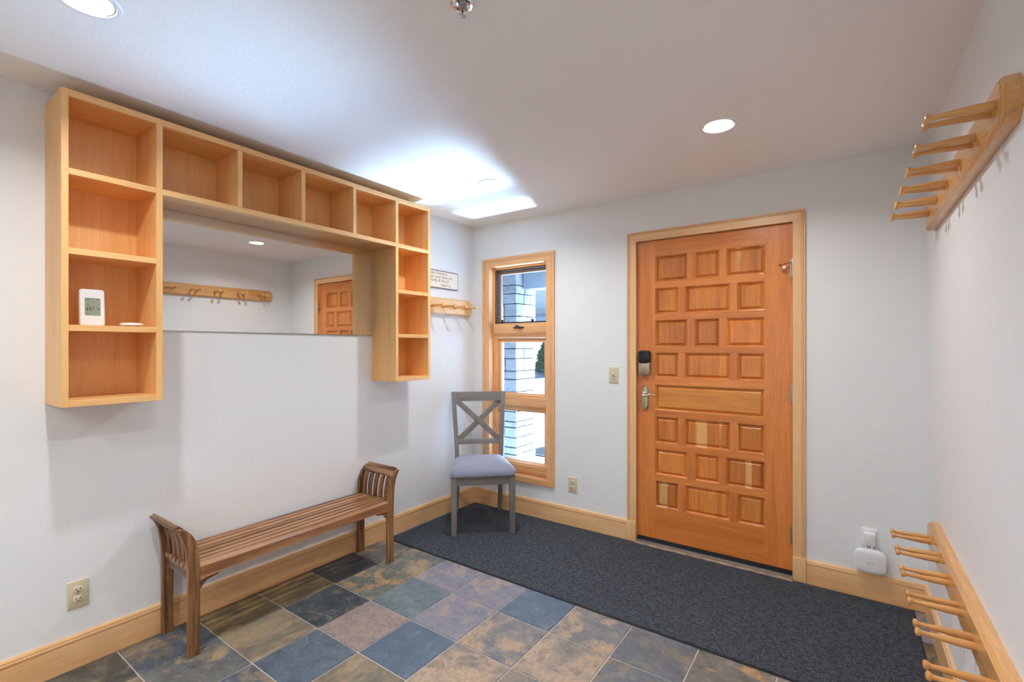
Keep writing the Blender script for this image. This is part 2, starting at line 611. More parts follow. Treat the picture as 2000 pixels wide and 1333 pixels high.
pal = {(-1, -2): 'charcoal', (0, -2): 'tan', (-1, -1): 'slatetan', (0, -1): 'graygold', (1, -1): 'slatetan', (-1, 0): 'olive', (0, 0): 'tan',
       (1, 0): 'bluetan', (2, 0): 'tan', (-1, 1): 'olive', (0, 1): 'vein', (1, 1): 'pink', (2, 1): 'blue', (3, 1): 'orange', (4, 1): 'brownblue',
       (-1, 2): 'black', (0, 2): 'rustgreen', (1, 2): 'teal', (2, 2): 'lilac', (3, 2): 'mix', (4, 2): 'orange', (5, 2): 'brownblue',
       (-1, 3): 'graygold', (0, 3): 'graygold', (1, 3): 'lilac', (2, 3): 'lilac', (3, 3): 'blue', (4, 3): 'mix', (5, 3): 'brownblue',
       (6, 3): 'grayorange', (7, 3): 'mix'}
random.seed(5)
tmat = {}
for j_ in range(-1, 9):
    for i_ in range(-11, 8):
        x = 0.274 + (j_ + .5) * TS
        y = -2.136 + (i_ + .5) * TS
        x0 = max(x - TS / 2, 0.0)
        if y > 0.16 or y < YF - .1:
            continue
        ty = pal.get((j_, i_)) or random.choice(list(SL))
        key = (ty, random.randrange(4))
        if key not in tmat:
            m2 = tmeshes[key[1]].copy()
            m2.materials[0] = SL[ty]
            tmat[key] = m2
        o = bpy.data.objects.new('tile', tmat[key])
        COL.objects.link(o)
        o.parent = floor
        sx = 1.0
        if j_ == -1:      # cut tiles along the left wall
            sx = 0.268 / TS
            x = 0.274 - 0.268 / 2
        if j_ == 8:
            sx = (W - (0.274 + 8 * TS)) / TS
            x = 0.274 + 8 * TS + sx * TS / 2
        o.location = Vector((x, y, random.uniform(-0.0006, 0.0006))) - ACC[floor]
        o.scale = (sx, 1, 1)

# baseboards ----------------------------------------------------------------
BH, BT = 0.137, 0.0145
prof = [(0, 0), (BT - .001, 0), (BT - .001, .1075), (BT - .006, .1085), (BT - .006, .1115), (BT, .113), (BT, .120), (BT - .004, .1225), (BT - .004, .1245),
        (BT - .002, .127), (BT - .005, .134), (.003, BH), (0, BH)]
def base_y(x_wall, sgn, y0, y1, name, lab, m0=0, m1=0):
    r = []
    for yy, mt in ((y0, m0), (y1, m1)):
        r.append([(x_wall + sgn * a, yy + mt * a, b) for a, b in prof])
    return tag(obj(name, MB().loops(r), 'trim_y'), lab, kind='structure')
def base_x(y_wall, sgn, x0, x1, name, lab, m0=0, m1=0):
    r = []
    for xx, mt in ((x0, m0), (x1, m1)):
        r.append([(xx + mt * a, y_wall + sgn * a, b) for a, b in prof])
    return tag(obj(name, MB().loops(r), 'trim_x'), lab, kind='structure')
base_y(0, 1, YF, 0, 'baseboard_left', 'honey maple baseboard behind the bench', 1, -1)
base_y(W, -1, YF, 0, 'baseboard_right', 'honey maple baseboard under the low coat rail', 1, -1)
base_x(0, -1, 0, DX0 - .066, 'baseboard_back', 'honey maple baseboard between corner and door', 1, 0)
base_x(0, -1, DX1 + .066, W, 'baseboard_back', 'honey maple baseboard right of the door', 0, -1)
base_x(YF, 1, 0, W, 'baseboard_front', 'honey maple baseboard behind the viewer', 1, -1)

# casings -------------------------------------------------------------------
def casing(parent, x0, x1, z0, z1, prof, wb=None, bottom=True, zb=None, mats=('x', 'z'), pre='trim_'):
    """prof: (w outward, protrusion); mitred pieces on plane y=0 facing -y"""
    wb = wb or 1.0
    def pc(a, b, horiz):
        # a,b: functions giving corner (x,z) for offset w
        return MB().loops([[(a(w_)[0], -d, a(w_)[1]) for w_, d in prof], [(b(w_)[0], -d, b(w_)[1]) for w_, d in prof]])
    tl = lambda q: (x0 - q, z1 + q)
    tr_ = lambda q: (x1 + q, z1 + q)
    bl = (lambda q: (x0 - q, z0 - q * wb)) if bottom else (lambda q: (x0 - q, zb))
    br = (lambda q: (x1 + q, z0 - q * wb)) if bottom else (lambda q: (x1 + q, zb))
    obj('casing', pc(tl, tr_, 1), M[pre + 'x'], parent)
    obj('casing', pc(bl, tl, 0), M[pre + 'z'], parent)
    obj('casing', pc(br, tr_, 0), M[pre + 'z'], parent)
    if bottom:
        obj('casing', pc(bl, br, 1), M[pre + 'x'], parent)

cprof = [(0, -.002), (0, .014), (.001, .015), (.044, .015), (.0450, .0105), (.0475, .0105), (.0485, .016), (.053, .016), (.0540, .0115), (.0555, .0115), (.056, .0175), (.0605, .0175), (.062, .016), (.062, -.002)]
# ------------------------------------------------------------------ door
door = empty('door_1', (1.9065, 0.03, 0.0), kind='structure', label='reddish cedar entry door with raised panels and maple casing')
casing(door, DX0, DX1, 0, DZ1, cprof, bottom=False, zb=0.140)
for x0, x1 in ((DX0 - .066, DX0 + .0), (DX1 - .0, DX1 + .066)):
    obj('plinth_block', MB().box(x0, x1, -0.021, -0.0002, 0, 0.140), 'trim_z', door, bevel=0.003)
# jambs
for x0, x1 in ((DX0 - .0155, DX0), (DX1, DX1 + .0155)):
    obj('jamb', MB().box(x0, x1, -0.0005, 0.125, 0, DZ1), 'trim_z', door)
obj('jamb', MB().box(DX0 - .0155, DX1 + .0155, -0.0005, 0.125, DZ1, DZ1 + .0155), 'trim_x', door)
obj('door_stop', MB().box(DX0, DX0 + .012, 0.060, 0.11, 0, DZ1).box(DX1 - .012, DX1, 0.060, 0.11, 0, DZ1).box(DX0, DX1, 0.060, 0.11, DZ1 - .012, DZ1), 'trim_z', door)
obj('threshold', MB().box(DX0, DX1, -0.012, 0.12, 0.0, 0.022), 'nickel2', door, bevel=0.003)
obj('threshold_strip', MB().box(DX0 - .004, DX1 + .004, -0.05, -0.0125, 0.0, 0.012), 'threshold', door, bevel=0.004)
obj('door_sweep', MB().box(DX0 + .003, DX1 - .003, 0.004, 0.05, 0.0225, 0.045), 'rubber', door)
SY0, SY1 = 0.010, 0.054      # slab
sx0, sx1 = DX0 + .003, DX1 - .003
cols = {'A': [(1.570, 1.780), (1.824, 1.973), (2.011, 2.224)], 'B': [(1.570, 1.723), (1.764, 2.035), (2.073, 2.224)], 'W': [(1.570, 2.224)]}
rows = [('A', 1.762, 1.934), ('B', 1.546, 1.720), ('A', 1.328, 1.506), ('B', 1.124, 1.290), ('W', 0.906, 1.077), ('B', 0.689, 0.864), ('A', 0.476, 0.648), ('B', 0.259, 0.435)]
obj('stile', MB().box(sx0, 1.570, SY0, SY1, 0.046, 2.040), 'door_z', door)
obj('stile', MB().box(2.224, sx1, SY0, SY1, 0.046, 2.040), 'door_z', door)
zt = 2.040
for k, (ty, z0, z1) in enumerate(rows):
    obj('rail', MB().box(1.570, 2.224, SY0 + .0001, SY1, z1, zt), 'door_x', door)
    zt = z0
    cs = cols[ty]
    for a, b in zip(cs[:-1], cs[1:]):
        obj('muntin', MB().box(a[1], b[0], SY0 + .0001, SY1, z0, z1), 'door_z', door)
    for q, (x0, x1) in enumerate(cs):
        R = []
        for ins, dep in ((0, 0), (.0015, .004), (.006, .0055), (.0095, .009), (.0098, .016), (.013, .016), (.024, .0075), (.0255, .0065)):
            R.append([(x0 + ins, SY0 + dep, z0 + ins), (x1 - ins, SY0 + dep, z0 + ins), (x1 - ins, SY0 + dep, z1 - ins), (x0 + ins, SY0 + dep, z1 - ins)])
        R = [[(x0, SY1 - .002, z0), (x1, SY1 - .002, z0), (x1, SY1 - .002, z1), (x0, SY1 - .002, z1)]] + R
        sap = (k, q) in ((0, 0), (0, 1), (0, 2), (1, 0), (5, 1), (5, 2), (6, 2), (7, 0))  # sapwood streaks, but on the top right panel they imitate a reflection
        obj('panel', MB().loops(R), 'panel_x' if ty == 'W' else ('panel_sap' if sap else 'panel_z'), door, angle=20)
obj('rail', MB().box(1.570, 2.224, SY0 + .0001, SY1, 0.046, 0.259), 'door_x', door)
# hinges
for q, hz in enumerate((1.78, 1.062, 0.255)):
    hg = obj('hinge', MB().box(DX1 - .012, DX1 + .002, -0.001, 0.012, hz - .05, hz + .05), 'nickel2', door)
    obj('knuckle', MB().lathe([(-.055, .002), (-.053, .0055), (-.05, .0062), (.05, .0062), (.053, .0055), (.055, .002)], (DX1 - .001, -0.005, hz), seg=12), 'nickel2', hg)
hs = obj('hinge_pin_stop', MB().tube([(DX1 - .002, -.008, 1.812), (DX1 - .03, -.022, 1.806), (DX1 - .055, -.030, 1.797)], .003, 8).lathe([(0, .007), (.010, .007)], (DX1 - .055, -.030, 1.797), (-.9, -.3, -.1), 10), 'brass', door)
obj('rubber_tip', MB().lathe([(0, .009), (.008, .009), (.010, .006)], (DX1 - .040, -.028, 1.785), (-.3, .95, 0), 12), 'white_plastic', hs)
# keypad deadbolt
db = empty('deadbolt_unit', (1.503, SY0, 1.22), label=None)
db.parent = door
db.location = Vector((1.503, SY0, 1.22)) - ACC[door]
def roundrect(x0, x1, z0, z1, r, y, n=5, arch=0.0):
    pts = []
    for cx, cz, a0 in ((x1 - r, z0 + r, -90), (x1 - r, z1 - r, 0), (x0 + r, z1 - r, 90), (x0 + r, z0 + r, 180)):
        for k in range(n + 1):
            a = math.radians(a0 + 90 * k / n)
            px, pz = cx + r * math.cos(a), cz + r * math.sin(a)
            if arch:
                tt = 1 - ((px - (x0 + x1) / 2) / ((x1 - x0) / 2)) ** 2
                if pz > (z0 + z1) / 2: pz += arch * tt
                else: pz -= arch * tt
            pts.append((px, y, pz))
    return pts
def slabrr(x0, x1, z0, z1, r, y0, y1, e=0.003, arch=0.0, n=5):
    return MB().loops([roundrect(x0, x1, z0, z1, r, y0, n, arch), roundrect(x0, x1, z0, z1, r, y1 + e, n, arch),
                       roundrect(x0 + e * .4, x1 - e * .4, z0 + e * .4, z1 - e * .4, r, y1 + e * .3, n, arch), roundrect(x0 + e, x1 - e, z0 + e, z1 - e, max(r - e, .001), y1, n, arch)])
obj('lower_cover', slabrr(1.467, 1.540, 1.143, 1.232, .012, SY0, -.020, arch=.006), 'nickel', db)
obj('battery_cover', slabrr(1.466, 1.541, 1.222, 1.300, .012, SY0, -.024, arch=.008), 'black', db)
obj('thumb_turn', MB().bar([(1.492, -.030, 1.187), (1.503, -.034, 1.195), (1.522, -.030, 1.207)], .012, [.006, .009, .006], up=(0, 1, 0)).lathe([(0, .012), (.014, .012)], (1.505, -.018, 1.195), (0, -1, 0), 16), 'nickel', db)
# lever handle
hd = empty('door_handle', (1.503, SY0, 0.985))
hd.parent = door
hd.location = Vector((1.503, SY0, 0.985)) - ACC[door]
esc = []
N = 28
def escp(ins, y):
    pts = []
    for k in range(N):
        a = 2 * PI * k / N
        cx, cz = math.cos(a), math.sin(a)
        r_ = 1.0
        px = 1.503 + (0.0265 - ins) * max(-1, min(1, cx * 1.25)) * (1 - 0.12 * math.cos(2 * a) ** 8)
        zz = (0.088 - ins) * cz
        px = 1.503 + (px - 1.503) * (1 - 0.45 * max(0, abs(cz) - .75) / .25)
        pts.append((px, y, 0.985 + zz))
    return pts
obj('backplate', MB().loops([escp(0, SY0), escp(0, SY0 - .004), escp(.003, SY0 - .008), escp(.006, SY0 - .006), escp(.009, SY0 - .011), escp(.018, SY0 - .013)]), 'nickel', hd)
obj('lever', MB().tube([(1.503, -.005, 1.008), (1.503, -.045, 1.008), (1.508, -.052, 1.007), (1.522, -.053, 1.002), (1.540, -.053, 1.006), (1.556, -.053, 1.014), (1.570, -.052, 1.012), (1.585, -.050, 1.008), (1.592, -.048, 1.009)],
                       [.010, .010, .009, .0075, .0065, .006, .0058, .0055, .004], 12).lathe([(0, .018), (.008, .017), (.012, .011)], (1.503, -.001, 1.008), (0, -1, 0), 20), 'nickel', hd)
obj('strike_latch', MB().box(DX0 - .001, DX0 + .002, .012, .03, .985, 1.015), 'nickel2', door)

# ------------------------------------------------------------------ window
win = empty('window_1', (0.456, 0.05, 0.30), kind='structure', label='tall three-pane wooden window in the corner behind the chair')
wprof = [(0, -.002), (0, .011), (.004, .014), (.038, .014), (.040, .012), (.042, .012), (.044, .016), (.052, .016), (.054, .013), (.056, .017), (.070, .017), (.072, .015), (.072, -.002)]
casing(win, WX0, WX1, WZ0, WZ1, wprof, wb=0.62, pre='fir_')
for x0, x1 in ((WX0 - .0155, WX0), (WX1, WX1 + .0155)):
    obj('jamb', MB().box(x0, x1, -0.0005, 0.138, WZ0, WZ1), 'fir_z', win)
for z0, z1 in ((WZ0 - .0155, WZ0), (WZ1, WZ1 + .0155)):
    obj('jamb', MB().box(WX0 - .0155, WX1 + .0155, -0.0005, 0.138, z0, z1), 'fir_x', win)
def frame4(name, x0, x1, z0, z1, wd, y0, y1, mx, mz, parent, bev=0.002, wt=None, wbm=None):
    wt = wt or wd
    wbm = wbm or wd
    obj(name, MB().box(x0, x0 + wd, y0, y1, z0, z1), mz, parent, bevel=bev)
    obj(name, MB().box(x1 - wd, x1, y0, y1, z0, z1), mz, parent, bevel=bev)
    obj(name, MB().box(x0 + wd, x1 - wd, y0, y1, z1 - wt, z1), mx, parent, bevel=bev)
    obj(name, MB().box(x0 + wd, x1 - wd, y0, y1, z0, z0 + wbm), mx, parent, bevel=bev)
# stops stepping inwards
for x0, x1, y0 in ((WX0, WX0 + .016, .045), (WX1 - .016, WX1, .045)):
    obj('stop', MB().box(x0, x1, y0, 0.137, WZ0, WZ1), 'fir_z', win, bevel=.0015)
obj('stop', MB().box(WX0 + .016, WX1 - .016, .045, .137, WZ1 - .018, WZ1), 'fir_x', win, bevel=.0015)
X0, X1 = WX0 + .016, WX1 - .016
# mullion rails
def railx(z0, z1, y0, prof):
    r = [[(xx, y0 + b, z0 + (z1 - z0) * a) for a, b in prof] for xx in (X0, X1)]
    return MB().loops(r)
mp_ = [(0, .10), (0, .022), (.06, .016), (.16, .016), (.20, .008), (.28, .006), (.32, .0), (.80, 0), (.86, .006), (.95, .006), (1, .012), (1, .10)]
obj('mullion_rail', railx(1.402, 1.521, .030, mp_), 'fir_x', win)
obj('mullion_rail', railx(0.806, 0.944, .036, mp_), 'fir_x', win)
obj('bottom_rail', railx(WZ0, 0.392, .030, mp_), 'fir_x', win)
# top awning sash with insect-screen frame
frame4('screen_frame', X0, X1, 1.523, WZ1 - .018, .011, .050, .060, 'bronze', 'bronze', win, bev=.001)
frame4('awning_sash', X0, X1, 1.523, WZ1 - .018, .038, .078, .108, 'sash', 'sash', win, wbm=.006)
def pane(x0, x1, z0, z1, y):
    return obj('glass_pane', MB().box(x0, x1, y, y + .004, z0, z1), 'glass', win)
pane(X0 + .036, X1 - .036, 1.527, 1.938, .092)
frame4('fixed_sash', X0 + .010, X1 - .010, 0.945, 1.400, .040, .072, .110, 'fir_x', 'fir_z', win, wt=.034, wbm=.004)
obj('glazing_stop', MB().box(X0, X0 + .018, .055, .075, .945, 1.40).box(X1 - .018, X1, .055, .075, .945, 1.40), 'fir_z', win, bevel=.001)
pane(X0 + .048, X1 - .048, 0.947, 1.368, .090)
frame4('fixed_sash', X0 + .010, X1 - .010, 0.392, 0.806, .040, .072, .110, 'fir_x', 'fir_z', win, wt=.006, wbm=.004)
obj('glazing_stop', MB().box(X0, X0 + .018, .055, .075, .392, .806).box(X1 - .018, X1, .055, .075, .392, .806), 'fir_z', win, bevel=.001)
pane(X0 + .048, X1 - .048, 0.394, 0.802, .090)
ck = obj('crank_base', slabrr(.400, .500, 1.478, 1.492, .006, .030, .018), 'bronze', win)
obj('crank_handle', MB().tube([(.440, .020, 1.490), (.440, .004, 1.500), (.450, .000, 1.500), (.490, .002, 1.486), (.500, .004, 1.484)], [.006, .006, .005, .0045, .006], 8), 'bronze', ck)
for lx in (.262, .560):
    obj('screen_clip', MB().box(lx, lx + .022, .046, .052, 1.533, 1.552), 'black', win, bevel=.002)

# ------------------------------------------------------------------ ceiling lights
def downlight(x, y, lab, watt=None):
    r = empty('recessed_light', (x, y, H), label=lab, cat='ceiling light', group='recessed ceiling lights')
    obj('trim_ring', MB().lathe([(0.0, .081), (.002, .081), (.005, .079), (.007, .073), (.006, .068), (.003, .066), (0.0, .066)], (x, y, H), (0, 0, -1), 40), 'white_trim', r)
    obj('gap_ring', MB().lathe([(0.0, .067), (.0022, .067), (.0022, .060), (0, .060)], (x, y, H), (0, 0, -1), 40), 'groove', r)
    obj('lens', MB().lathe([(0, .061), (.0035, .061), (.0055, .055), (.0070, .03), (.0072, .001)], (x, y, H), (0, 0, -1), 40), 'lens', r)
    ld = bpy.data.lights.new('lamp', 'AREA')
    ld.shape = 'DISK'
    ld.size = 0.075
    ld.spread = math.radians(150)
    ld.energy = watt or LAMP_W
    ld.color = LAMP_COL
    lo = bpy.data.objects.new('lamp', ld)
    COL.objects.link(lo)
    lo.parent = r
    lo.location = (0, 0, -0.012)
    return r
downlight(2.136, -.805, 'round recessed ceiling light in front of the wooden door')
downlight(.803, -.795, 'round recessed ceiling light near the window corner in the bright patch')
downlight(.795, -2.717, 'round recessed ceiling light at the top left, nearest the tall shelf end')
downlight(2.136, -2.717, 'round recessed ceiling light above the viewer, outside the picture')
downlight(.795, -4.62, 'added round ceiling fill light far behind the viewer, unseen, left one', 11)  # unseen lamp, added as fill from behind the camera
downlight(2.136, -4.62, 'added round ceiling fill light far behind the viewer, unseen, right one', 14)  # its partner on the right, also added for fill
downlight(1.465, -3.95, 'added round ceiling fill light behind the viewer, unseen, middle one', 10)  # extra unseen lamp, added to raise the ambient bounce

# sprinkler
sp = empty('fire_sprinkler', (1.684, -2.069, H), label='chrome fire sprinkler head on the ceiling at the top middle', cat='sprinkler')
S0 = (1.684, -2.069, H)
obj('escutcheon', MB().lathe([(0, .034), (.002, .034), (.006, .030), (.007, .023), (.004, .019), (.003, .012)], S0, (0, 0, -1), 32), 'chrome', sp)
obj('body', MB().lathe([(0, .012), (.012, .012), (.014, .009), (.017, .009)], S0, (0, 0, -1), 16), 'nickel2', sp)
for sg in (-1, 1):
    obj('frame_arm', MB().tube([(1.684 + sg * .008, -2.069, H - .014), (1.684 + sg * .012, -2.069, H - .023), (1.684 + sg * .008, -2.069, H - .031), (1.684 + sg * .002, -2.069, H - .035)], .0018, 6), 'chrome', sp)
obj('glass_bulb', MB().lathe([(.015, .002), (.019, .003), (.027, .003), (.033, .0015)], S0, (0, 0, -1), 10), 'brass', sp)
obj('deflector', MB().lathe([(.034, .003), (.036, .011), (.0375, .011), (.038, .002)], S0, (0, 0, -1), 12), 'chrome', sp)

# ------------------------------------------------------------------ maple wall shelf
sh = empty('wall_shelf', (0.0, -1.71, 1.103), label='maple cubby shelf unit arching over the mirror on the left wall', cat='shelf')
D = 0.24
PT = 0.0225
ZB, ZT = 1.103, 2.297
uprights = [(-2.664, -2.643, ZB), (-2.367, -2.344, ZB), (-2.0395, -2.0180, 1.976), (-1.7155, -1.694, 1.976), (-1.3905, -1.3695, 1.976), (-1.068, -1.0455, ZB), (-.7785, -.757, ZB)]
for k, (a, b, z0) in enumerate(uprights):
    zz0 = z0 if k in (0, 1, 5, 6) else 2.0025
    obj('side_panel' if k in (0, 6) else 'divider', MB().box(0.0005, D, a, b, zz0, ZT if k in (0, 6) else ZT - .0255), 'maple_z', sh, bevel=.0008, seg=1)
obj('top_panel', MB().box(0.0005, D, uprights[0][1], uprights[-1][0], ZT - .0250, ZT), 'maple_y', sh, bevel=.0008, seg=1)
for (a, b) in ((uprights[0][1], uprights[1][0]), (uprights[5][1], uprights[6][0])):
    for zz, nm in ((2.002, 'shelf'), (1.7035, 'shelf'), (1.4135, 'shelf'), (1.1275, 'bottom_panel')):
        th = .0245 if nm != 'shelf' else .0235
        obj(nm, MB().box(0.0075, D - .0005, a, b, zz - th, zz), 'maple_y', sh, bevel=.0008, seg=1)
obj('bridge_panel', MB().box(0.0075, D, uprights[1][1], uprights[5][0], 1.977, 2.002), 'maple_y', sh, bevel=.0008, seg=1)
for a, b, z0 in ((uprights[0][1], uprights[1][0], ZB), (uprights[5][1], uprights[6][0], ZB), (uprights[1][1], uprights[5][0], 1.978)):
    obj('back_panel', MB().box(0.0005, 0.007, a, b, z0, ZT - .0255), 'maple_z', sh)

# ------------------------------------------------------------------ mirror
mi = obj('mirror', MB().box(0.0, 0.005, -.635, .635, -.2845, .2845), 'mirror', origin=(0, 0, 0))
mi.location = (0.0025, -1.706, 1.6915)
mi.rotation_euler = (0, 0, math.radians(-.30))
tag(mi, 'frameless wall mirror between the two hanging shelf columns', 'mirror')
mi.location.x = 0.0045

# ------------------------------------------------------------------ thermometer and puck on the shelf
ZS = 1.4138
th = empty('thermostat', (0.150, -2.553, ZS), label='white upright digital thermostat with green display on the left shelf', cat='thermostat')
def facex(x, ins, y0, y1, z0, z1, r, n=5, lean=0.0):
    pts = roundrect(y0 + ins, y1 - ins, z0 + ins, z1 - ins, max(r - ins, .001), 0, n)
    return [(x - (p[2] - z0) * lean, p[0], p[2]) for p in pts]
LN = 0.06
body = MB().loops([facex(.128, .004, -2.592, -2.514, ZS + .0005, ZS + .147, .010, lean=LN), facex(.132, 0, -2.592, -2.514, ZS + .0005, ZS + .147, .010, lean=LN),
                   facex(.150, 0, -2.592, -2.514, ZS + .0005, ZS + .147, .010, lean=LN), facex(.153, .003, -2.592, -2.514, ZS + .0005, ZS + .147, .010, lean=LN)])
obj('case', body, 'white_plastic', th)
lc = obj('display', MB().loops([facex(.1500, 0, -2.5765, -2.528, ZS + .042, ZS + .112, .001, 1, LN), facex(.1515, 0, -2.5765, -2.528, ZS + .042, ZS + .112, .001, 1, LN)]), 'lcd', th)
lc.location.x += -0.0009 + 0.0008
rt = (PI / 2 - LN, 0, PI / 2)
def lt(b, s_, y, z):
    text(b, s_, 'ink', lc, (.1505 + .0016 - (z - .042) * LN + .0002 - .001 + .0006, y, ZS + z), rt, 'digits')
lt('65°', .020, -2.574, .068)
lt('SET', .005, -2.570, .085)
lt('66', .009, -2.5385, .068)
lt('Room', .005, -2.573, .106)
lt('Auto', .005, -2.5415, .106)
lt('- - -', .006, -2.555, .097)
lt('Hold', .005, -2.573, .048)
pk = empty('remote_sensor', (0.165, -2.433, ZS), label='small flat white oval sensor puck beside the thermostat on the shelf', cat='sensor')
P0 = (0.172, -2.432, ZS)
o = obj('case', MB().lathe([(0.003, .030), (.004, .036), (.008, .040), (.012, .039), (.0155, .034), (.0165, .02), (.0166, .001)], P0, (0, 0, 1), 32), 'white_plastic', pk)
obj('foot', MB().lathe([(0, .018), (.0035, .018)], P0, (0, 0, 1), 20), 'groove', pk)

# ------------------------------------------------------------------ coat rails
def board(name, x_wall, sgn, y0, y1, z0, z1, ch, mat, parent, tk=.038):
    def ring(ins, x):
        a, b, c, d = y0 + ins, y1 - ins, z0 + ins, z1 - ins
        q = ch - ins * .4
        return [(x, a + q, c), (x, b - q, c), (x, b, c + q), (x, b, d - q), (x, b - q, d), (x, a + q, d), (x, a, d - q), (x, a, c + q)]
    L = [(0, 0.0005), (0, tk - .010), (.0025, tk - .009), (.0025, tk - .0075), (.0045, tk - .005), (.008, tk - .0035), (.008, tk - .0015), (.0095, tk)]
    return obj(name, MB().loops([ring(i, x_wall + sgn * d) for i, d in L]), mat, parent)
peg_prof = [(-.004, .0105), (.002, .0112), (.035, .0112), (.070, .0088), (.100, .0066), (.112, .0062), (.117, .0075), (.120, .0110), (.124, .0125), (.128, .0115), (.1305, .007), (.1310, .001)]
def coat_rail(x_wall, sgn, y0, y1, zc, hh, pegs, lab, pz, group, L=1.0, pair=0.0):
    r = empty('coat_rail', (x_wall, (y0 + y1) / 2, zc), label=lab, cat='coat rail', group=group)
    board('backboard', x_wall, sgn, y0, y1, zc - hh / 2, zc + hh / 2, .028, 'rail_y', r)
    me = None
    for py in pegs:
        org = (x_wall + sgn * .038, py, pz)
        if me is None:
            o = obj('peg', MB().lathe([(d * L, rr) for d, rr in peg_prof], org, (sgn, 0, 0), 14), 'rail_x', r, origin=org)
            me = o.data
        else:
            o = bpy.data.objects.new('peg', me)
            fin(o, r, org)
    return r
ups = []
for c_ in (-1.500, -1.280, -1.060, -.837, -.612, -.390):
    ups += [c_ - .0265, c_ + .0265]
coat_rail(W, -1, -1.570, -.245, 1.9165, .116, ups, 'honey wooden coat rail with paired pegs high on the right wall', 1.916, 'coat rails')
los = []
for c_ in (-2.18, -1.96, -1.737, -1.517, -1.287, -1.080, -.852, -.630, -.419):
    los += [c_ - .026, c_ + .026]
coat_rail(W, -1, -2.28, -.325, .501, .112, los, 'honey wooden coat rail with paired pegs low on the right wall', .495, 'coat rails')
coat_rail(0, 1, -.740, -.060, 1.648, .125, [-.68, -.55, -.42, -.289, -.158], 'short wooden coat rail behind the shelf column, under the small sign', 1.645, 'coat rails')

# ------------------------------------------------------------------ wall sign
sg_ = empty('wall_sign', (0.006, -.42, 1.86), label='small cream lettered plaque with dark edge above the short coat rail', cat='sign')
SGY0, SGY1, SGZ0, SGZ1 = -.640, -.212, 1.788, 1.927
obj('board', MB().box(0.0005, .011, SGY0, SGY1, SGZ0, SGZ1), 'sign_edge', sg_, bevel=.001)
obj('face', MB().box(.0105, .012, SGY0 + .006, SGY1 - .006, SGZ0 + .006, SGZ1 - .006), 'sign_face', sg_)
for b, yy, zz in (('The Simple Treasures...', -.625, 1.905), ('are House, Love, Room to', -.625, 1.876), ('try the Family & World', -.625, 1.848), ('Heart is.', -.41, 1.816)):
    text(b, .031, 'sign_ink', sg_, (.0122, yy, zz), (PI / 2, 0, PI / 2), sx=1.02)

# ------------------------------------------------------------------ plates
def plate(name, face, c, zc, lab, cat, mat='almond', kind='outlet'):
    """face 'b' back wall (faces -y) at x=c, face 'l' left wall (faces +x) at y=c; built as if on the back wall then turned"""
    loc = (c, 0, zc) if face == 'b' else (0, c, zc)
    r = empty(name, loc, frame=(0, 0, 0), rot=0 if face == 'b' else PI / 2, label=lab, cat=cat)
    obj('cover_plate', slabrr(-.035, .035, -.0575, .0575, .003, -.0003, -.0055), mat, r)
    if kind == 'outlet':
        for dz in (-.0195, .0195):
            rc = obj('receptacle', slabrr(-.0165, .0165, dz - .0135, dz + .0135, .010, -.004, -.0075, .001), mat, r)
            m_ = MB().box(-.0085, -.0060, -.0080, -.0070, dz - .002, dz + .007).box(.0058, .0085, -.0080, -.0070, dz - .001, dz + .006)
            m_.lathe([(0, .0028), (.001, .0028)], (0, -.0070, dz - .0075), (0, -1, 0), 10)
            obj('slots', m_, 'almond_dark', rc)
        obj('screw', MB().lathe([(0, .003), (.001, .0025)], (0, -.0055, 0), (0, -1, 0), 10), 'nickel2', r)
    else:
        obj('toggle', MB().bar([(0, -.004, -.004), (0, -.017, .008)], .009, [.010, .006], up=(0, 0, 1), side=(1, 0, 0)), mat, r, bevel=.001)
        obj('toggle_slot', slabrr(-.0055, .0055, -.013, .013, .001, -.0050, -.0062, .0005), 'almond_dark' if mat == 'x' else mat, r)
        for dz in (-.030, .030):
            obj('screw', MB().lathe([(0, .003), (.001, .0025)], (0, -.0055, dz), (0, -1, 0), 10), 'nickel2', r)
    return r
plate('electrical_outlet', 'l', -2.565, .301, 'almond electrical outlet on the left wall near the bench', 'outlet')
plate('electrical_outlet', 'b', .958, .304, 'almond electrical outlet between the window and the door', 'outlet')
plate('light_switch', 'b', 1.2805, 1.130, 'almond light switch left of the wooden door', 'light switch', kind='switch')

# ------------------------------------------------------------------ router
plate('electrical_outlet', 'b', 2.7145, .311, 'white outlet right of the door, mostly covered by the plugged-in adapter', 'outlet', mat='white_plastic')
rt_ = empty('wifi_router', (2.718, -.03, .150), label='white rounded wireless router hanging from the outlet right of the door', cat='router')
def yring(ins, y, x0, x1, z0, z1, r, n=6):
    return roundrect(x0 + ins, x1 - ins, z0 + ins, z1 - ins, max(r - ins, .002), y, n)
RX0, RX1, RZ0, RZ1 = 2.650, 2.786, .150, .272
obj('body', MB().loops([yring(.012, -.016, RX0, RX1, RZ0, RZ1, .034), yring(.003, -.020, RX0, RX1, RZ0, RZ1, .034), yring(0, -.030, RX0, RX1, RZ0, RZ1, .034), yring(0, -.044, RX0, RX1, RZ0, RZ1, .034),
                        yring(.003, -.052, RX0, RX1, RZ0, RZ1, .034), yring(.010, -.056, RX0, RX1, RZ0, RZ1, .034), yring(.022, -.0575, RX0, RX1, RZ0, RZ1, .034)]), 'white_plastic', rt_)
text('eero', .016, 'faint', rt_, (2.718, -.0577, .205), (PI / 2, 0, 0), align='CENTER')
obj('power_adapter', slabrr(2.690, 2.740, .288, .352, .006, -.0082, -.036, .003), 'white_plastic', rt_)
obj('prong_neck', MB().box(2.697, 2.703, -.030, -.022, .268, .290).box(2.722, 2.728, -.030, -.022, .268, .290), 'white_plastic', rt_)
